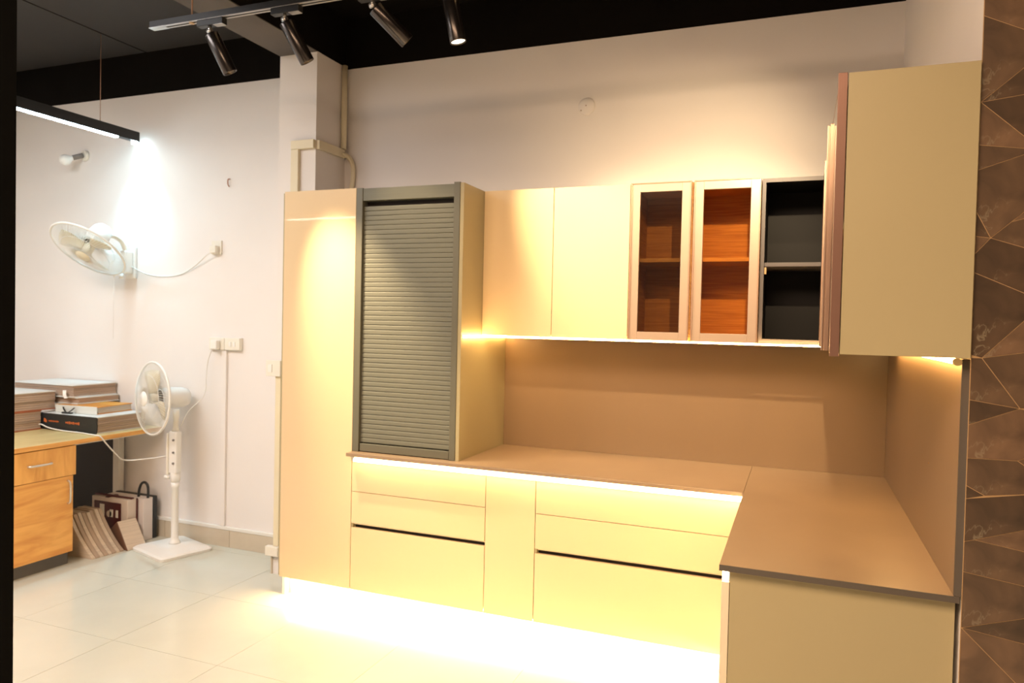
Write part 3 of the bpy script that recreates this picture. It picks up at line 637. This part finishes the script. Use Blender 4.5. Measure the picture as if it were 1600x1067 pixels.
bm.faces.new(R_[0][::-1]); bm.faces.new(R_[-1]); obj('base', bm, M_plast2, t)
PX, PY = -4.128, -0.205
bm = bmesh.new(); lathe(bm, (PX, PY, .044), (0, 0, 1), [(.036, 0), (.034, .015), (.026, .025), (.0225, .04), (.0225, .36), (.026, .365), (.026, .40)], 20); obj('lower_pole', bm, M_plast2, t)
bm = bmesh.new(); lathe(bm, (PX, PY, .444), (0, 0, 1), [(.024, 0), (.031, .01), (.031, .06), (.022, .072)], 20); cyl(bm, (PX-.03, PY-.012, .475), (PX-.062, PY-.03, .475), .012, 12); obj('height_clamp', bm, M_plast2, t)
bm = bmesh.new(); bx(bm, PX-.034, PX+.032, PY-.028, PY+.022, .50, .775, bev=.010); obj('control_box', bm, M_plast2, t)
bm = bmesh.new(); bx(bm, PX-.052, PX-.036, PY-.03, PY+.0, .49, .76, bev=.005); obj('side_rail', bm, M_plast, t)
for z in (.72, .64, .57):
    bm = bmesh.new(); cyl(bm, (PX+.012, PY-.028, z), (PX+.012, PY-.036, z), .007, 10); obj('button', bm, M_greyw, t)
bm = bmesh.new(); lathe(bm, (PX, PY, .775), (0, 0, 1), [(.026, 0), (.018, .015), (.016, .07), (.020, .09), (.020, .14)], 16); obj('neck', bm, M_plast, t)
n1 = Vector((-.30, -.95, .02)).normalized(); HC1 = Vector((-4.245, -0.285, .985))
mc = HC1 - n1*.10
bm = bmesh.new(); lathe(bm, HC1 - n1*.045, -n1, [(.055, 0), (.064, .01), (.069, .08), (.066, .15), (.052, .185), (.0, .198)], 28, False); obj('motor_housing', bm, M_plast2, t)
cap = grille(t, HC1, n1, .232, .055, .045, M_guard); obj('guard_badge', cap, M_plast2, t)
blades(t, HC1, n1, .185, M_blade)
bm = bmesh.new(); tube(bm, spline([(PX+.02, PY+.02, .80), (-4.08, -0.15, .90), (-4.02, -0.08, 1.0), (-4.03, -0.05, 1.12), (-4.02, -0.05, 1.22), (-3.965, -0.062, 1.33)]), .003); tag(obj('power_cord', bm, M_cord), 'thin cord rising from the pedestal fan to the double socket', 'cord')

# wall fan
t = thing('wall_fan', 'white wall-mounted fan tilted downward below the bright light patch', 'fan', (-4.75, -0.1, 1.75))
obj('wall_plate', box(-4.785, -4.705, -0.022, -0.0005, 1.77, 1.99, bev=.006), M_plast2, t)
bm = bmesh.new(); bx(bm, -4.77, -4.72, -0.085, -0.022, 1.80, 1.96, bev=.010); obj('control_box', bm, M_plast2, t)
bm = bmesh.new(); cyl(bm, (-4.755, -0.085, 1.80), (-4.755, -0.085, 1.765), .018, 14); obj('speed_knob', bm, M_plast2, t)
bm = bmesh.new(); tube(bm, spline([(-4.745, -0.06, 1.955), (-4.75, -0.09, 2.02), (-4.76, -0.14, 2.05), (-4.765, -0.17, 2.05)], 6), .018, 10); obj('arm', bm, M_plast, t)
n2 = Vector((.0, -.62, -.79)).normalized(); HC2 = Vector((-4.765, -0.335, 1.940))
bm = bmesh.new(); lathe(bm, HC2 - n2*.045, -n2, [(.055, 0), (.066, .012), (.070, .08), (.062, .13), (.045, .155), (.0, .165)], 28, False); obj('motor_housing', bm, M_plast2, t)
cap = grille(t, HC2, n2, .242, .060, .045, M_guard); obj('guard_badge', cap, M_blade, t)
blades(t, HC2, n2, .19, M_blade, ph=1.1)
bm = bmesh.new(); tube(bm, [(-4.775, -0.13, 1.765), (-4.775, -0.13, 1.60), (-4.775, -0.13, 1.35)], .0012, 4); bm2 = bm; tag(obj('pull_cord', bm, M_cord, t), 'thin pull cord')
bm = bmesh.new(); tube(bm, [(-4.775, -.13, 1.775), (-4.775, -.12, 1.79), (-4.76, -.085, 1.80)], .004, 6); obj('cord_outlet', bm, M_cord, t)

# ================================================================ DESK
t = thing('desk', 'orange pine desk with a drawer and cupboard standing against the left of the back wall', 'desk', (-4.8, -0.9, 0))
obj('tabletop', box(-5.55, -4.455, -1.62, -0.003, 0.727, 0.755, bev=.002), M_desktop, t)
obj('tabletop_edge', box(-4.4555, -4.4495, -1.62, -0.003, 0.7275, 0.7545, bev=.0015), M_pine, t)
obj('pedestal', box(-5.0, -4.475, -1.30, -0.660, 0.085, 0.726), M_pine_v, t)
obj('plinth', box(-4.98, -4.497, -1.29, -0.670, 0, 0.0845), M_kick, t)
d = obj('drawer', box(-4.4745, -4.456, -1.22, -0.650, 0.545, 0.722, bev=.0015), M_pine_v, t)
bm = bmesh.new(); tube(bm, spline([(-4.456, -0.95, .640), (-4.438, -0.94, .640), (-4.434, -0.88, .640), (-4.438, -0.82, .640), (-4.456, -0.81, .640)], 5), .006, 8); obj('handle', bm, M_chrome, d)
d = obj('cupboard_door', box(-4.4745, -4.456, -1.22, -0.668, 0.082, 0.542, bev=.0015), M_pine, t)
bm = bmesh.new(); tube(bm, spline([(-4.456, -0.703, .515), (-4.437, -0.703, .505), (-4.432, -0.703, .45), (-4.437, -0.703, .390), (-4.456, -0.703, .380)], 5), .006, 8); obj('handle', bm, M_chrome, d)
obj('back_panel', box(-5.5, -4.82, -0.022, -0.0185, 0.14, 0.70), M_dark, t)
obj('end_panel', box(-5.5, -4.845, -0.060, -0.024, 0.0005, 0.726), M_dark, t)
obj('leg', box(-4.845, -4.79, -0.065, -0.0205, 0.0005, 0.726, bev=.002), M_whitem, t)
obj('rail', box(-4.60, -4.565, -0.650, -0.05, 0.700, 0.7265, bev=.002), M_whitem, t)
obj('rail_bracket', box(-4.60, -4.48, -0.656, -0.640, 0.605, 0.726, bev=.002), M_whitem, t)

# ---------------------------------------------------------------- sample books on the desk
def book(name, label, x0, x1, y0, y1, z0, z1, cover, pages, spine=None, ang=0.0, cov_t=.006, group=None, bottom=None):
    """a thick bound sample book: two boards, a block of page bundles, an optional spine board on the -y side"""
    c = ((x0+x1)/2, (y0+y1)/2, z0)
    t = thing(name, label, 'sample book', c, group)
    M = Matrix.Translation(c) @ Matrix.Rotation(math.radians(ang), 4, 'Z') @ Matrix.Translation((-c[0], -c[1], -c[2]))
    obj('cover', box(x0, x1, y0, y1, z1 - cov_t, z1, M, .001), cover, t)
    obj('cover', box(x0, x1, y0, y1, z0, z0 + cov_t, M, .001), bottom or cover, t)
    n = max(2, int((z1 - z0 - 2*cov_t)/.0125)); h = (z1 - z0 - 2*cov_t)/n
    for i in range(n):
        j = random.uniform(0, .007); k = random.uniform(0, .006)
        obj('page_bundle', box(x0 + .006, x1 - .002 - j, y0 + .008 + k, y1 - .004, z0 + cov_t + i*h + .0006, z0 + cov_t + (i+1)*h - .0006, M), pages if i % 3 else M_pagedark if pages is M_page and i % 2 else pages, t)
    if spine: obj('spine', box(x0 + .001, x1 - .001, y0 - .005, y0 + .004, z0, z1 - .0005, M, .002), spine, t)
    return t, M
book('sample_book', 'brown sample book with rust red covers, lower one of the left stack on the desk', -5.42, -5.012, -1.02, -0.465, 0.7555, 0.879, M_cover_r, M_page)
book('sample_book', 'thick sample book with a pale grey cover, on top of the left stack', -5.44, -5.012, -1.02, -0.365, 0.8795, 1.000, M_cover_w, M_page, bottom=M_cover_r)
tb, Mt = book('sample_book', 'thick sample book with a black lettered spine lying flat on the desk', -5.05, -4.527, -0.452, -0.075, 0.7555, 0.862, M_cover_w, M_page, M_cover_b)
# the two orange words on the spine (too small in the photograph to be read): strokes only
def strokes(parent, x0, w, z, hgt, n, y=-0.4575):
    for i in range(n):
        xx = x0 + w*i/n; hh = hgt*(0.55 + 0.45*((i*37) % 5)/4)
        obj('lettering', box(xx, xx + w/n*.62, y - .0008, y, z - hh/2, z + hh/2), M_orange_ink, parent)
bm = bmesh.new(); prism(bm, [(-5.00, .806), (-4.975, .800), (-4.972, .812), (-4.985, .826), (-4.998, .830)], -0.4583, -0.4575); obj('emblem', bm, M_orange_ink, tb)
strokes(tb, -4.955, .095, .813, .012, 9); strokes(tb, -4.80, .130, .812, .018, 8)
ty, My = book('sample_book', 'orange and yellow covered sample book with pale pages on the black-spined one', -4.995, -4.645, -0.375, -0.085, 0.8625, 0.912, M_cover_y, M_page2, mat('pale_page_front', (0.66, 0.67, 0.62), .6, var=.12, scale=3, stretch=(1, 1, 60)), ang=4, cov_t=.005)
# black ribbon bow
t = thing('ribbon_bow', 'black ribbon bow hanging over the front of the black-spined book', 'ribbon', (-4.84, -0.40, .8625))
bm = bmesh.new()
for s in (-1, 1):
    pts = spline([(-4.845, -0.412, .868), (-4.845 + s*.03, -0.408, .882), (-4.845 + s*.052, -0.400, .903)], 5)
    for a, b in zip(pts, pts[1:]):
        q = [bm.verts.new(v) for v in (a + Vector((-.007, 0, 0)), b + Vector((-.007, 0, 0)), b + Vector((.007, 0, 0)), a + Vector((.007, 0, 0)))]; bm.faces.new(q)
        q2 = [bm.verts.new(v.co + Vector((0, -.002, 0))) for v in q]; bm.faces.new(q2[::-1])
        for i in range(4): bm.faces.new((q[i], q[(i+1) % 4], q2[(i+1) % 4], q2[i]))
obj('loop', bm, M_cover_b, t)
obj('knot', box(-4.885, -4.80, -0.425, -0.402, .8622, .873, bev=.004), M_cover_b, t)
book('sample_book', 'thin grey sample book near the wall, lower one of the rear pair', -5.40, -4.850, -0.335, -0.012, 0.9135, 0.958, M_cover_w, M_page)
book('sample_book', 'wide pale topped sample book against the wall, highest of the desk pile', -5.46, -4.875, -0.350, -0.012, 0.9585, 1.040, M_cover_w, M_page)

t = thing('tag_label', 'small white folded tag sticking out between the books on the desk', 'tag', (-4.93, -0.36, .95))
bm = bmesh.new(); pts = spline([(-4.955, -0.360, 1.005), (-4.94, -0.372, .995), (-4.93, -0.378, .975), (-4.915, -0.380, .955)], 4)
for a, b in zip(pts, pts[1:]):
    q = [bm.verts.new(v) for v in (a, b, b + Vector((.026, .004, .002)), a + Vector((.026, .004, .002)))]; bm.faces.new(q)
    q2 = [bm.verts.new(v.co + Vector((0, -.0012, 0))) for v in q]; bm.faces.new(q2[::-1])
    for i in range(4): bm.faces.new((q[i], q[(i+1) % 4], q2[(i+1) % 4], q2[i]))
obj('paper', bm, M_plast2, t)
# white cord over the desk edge
bm = bmesh.new(); tube(bm, spline([(-5.02, -0.47, .759), (-5.045, -0.475, .775), (-5.0, -0.478, .789), (-4.93, -0.478, .772), (-4.80, -0.480, .762), (-4.64, -0.482, .7605), (-4.48, -0.505, .7600), (-4.443, -0.495, .752), (-4.437, -0.455, .700), (-4.437, -0.40, .640), (-4.437, -0.345, .588), (-4.425, -0.29, .572), (-4.38, -0.25, .575), (-4.28, -0.22, .590), (-4.17, -0.21, .612)], 6), .0045, 6)
tag(obj('white_cord', bm, M_cord), 'white cord running over the desk edge and sagging to the pedestal fan', 'cord')

# ---------------------------------------------------------------- sample books and cases under the desk
t = thing('sample_book', 'fanned pale sample book standing on the floor nearest the desk cupboard', 'sample book', (-4.55, -0.45, 0))
def wedge(top_x0, top_x1, bot_x, h, curve=.02):
    pts = [(top_x0, 0.0), (top_x0, h), (top_x1, h)]
    for k in range(1, 7):
        s = k/7; pts.append((top_x1 + (bot_x-top_x1)*(s + curve*math.sin(s*math.pi)*-3), h*(1-s)))
    pts.append((bot_x, 0.006)); pts.append((bot_x, 0.0)); return pts
ys = [-0.560 + .0265*k for k in range(9)]
for k in range(8):
    bm = bmesh.new(); e = 0 if k == 0 else random.uniform(-.012, .004)
    prism(bm, wedge(-4.76, -4.63 + e + .004*k, -4.425 + (k*.0035) + e*.3, .255 - random.uniform(0, .012), .03), ys[k], ys[k] + .0225)
    obj('sample_leaf', bm, M_page2 if k % 2 == 0 else mat('taupe_leaf', (0.44, 0.33, 0.24), .7, var=.1), t)
t = thing('sample_book', 'brown box-like sample book leaning beside the fanned one', 'sample book', (-4.46, -0.28, 0))
th = math.radians(-38)
c0 = Vector((-4.362, -0.283, 0.002)); rz = Matrix.Rotation(math.radians(-12), 4, 'Z')
Ml = Matrix.Translation(c0) @ rz @ Matrix.Rotation(th, 4, 'Y')
obj('cover', box(-0.008, 0.0, -.062, .062, 0.0, .21, Ml, .002), M_page2, t)
obj('page_block', box(-0.105, -0.008, -.058, .058, 0.004, .205, Ml, .002), M_page2, t)
obj('spine', box(-0.110, 0.0, -.067, -.0625, 0.0, .21, Ml, .002), M_cover_br, t)
obj('cover', box(-0.113, -0.105, -.062, .062, 0.0, .21, Ml, .002), M_cover_br, t)
# shift so that it rests on the floor
t.location.z += 0.0
t = thing('sample_case', 'maroon strapped sample case with pale sides under the desk', 'case', (-4.65, -0.21, 0))
obj('case_body', box(-4.83, -4.505, -0.238, -0.162, 0.001, 0.290, bev=.004), mat('pale_case_side', (0.66, 0.56, 0.47), .5, var=.06), t)
obj('front_panel', box(-4.80, -4.560, -0.244, -0.2385, 0.06, 0.262), M_maroon, t)
obj('strap', box(-4.835, -4.500, -0.212, -0.190, 0.2905, 0.300, bev=.002), M_maroon, t)
obj('strap', box(-4.70, -4.672, -0.244, -0.163, 0.2905, 0.297, bev=.002), M_maroon, t)
obj('edge_binding', box(-4.5045, -4.498, -0.170, -0.162, 0.001, 0.290), M_maroon, t)
for xa, xb, za, zb in ((-4.745, -4.705, .165, .245), (-4.655, -4.625, .165, .215), (-4.600, -4.580, .165, .215)):
    obj('sample_chip', box(xa, xb, -0.248, -0.2442, za, zb, bev=.001), M_plast, t)
bm = bmesh.new(); cyl(bm, (-4.66, -0.2443, .185), (-4.66, -0.248, .185), .022, 20); obj('sample_chip', bm, M_page2, t)
t = thing('sample_case', 'white sample case with a black back and a black carrying handle by the wall', 'case', (-4.6, -0.10, 0))
obj('case_body', box(-4.80, -4.455, -0.155, -0.078, 0.001, 0.285, bev=.004), mat('white_case_body', (0.70, 0.62, 0.57), .5, var=.05), t)
obj('cover', box(-4.805, -4.450, -0.0775, -0.045, 0.001, 0.290, bev=.006), M_cover_b, t)
bm = bmesh.new(); tube(bm, spline([(-4.545, -0.115, .285), (-4.540, -0.115, .33), (-4.520, -0.115, .375), (-4.490, -0.115, .388), (-4.465, -0.115, .370), (-4.458, -0.115, .33), (-4.460, -0.115, .285)], 6), .0085, 8); obj('handle', bm, M_cover_b, t)
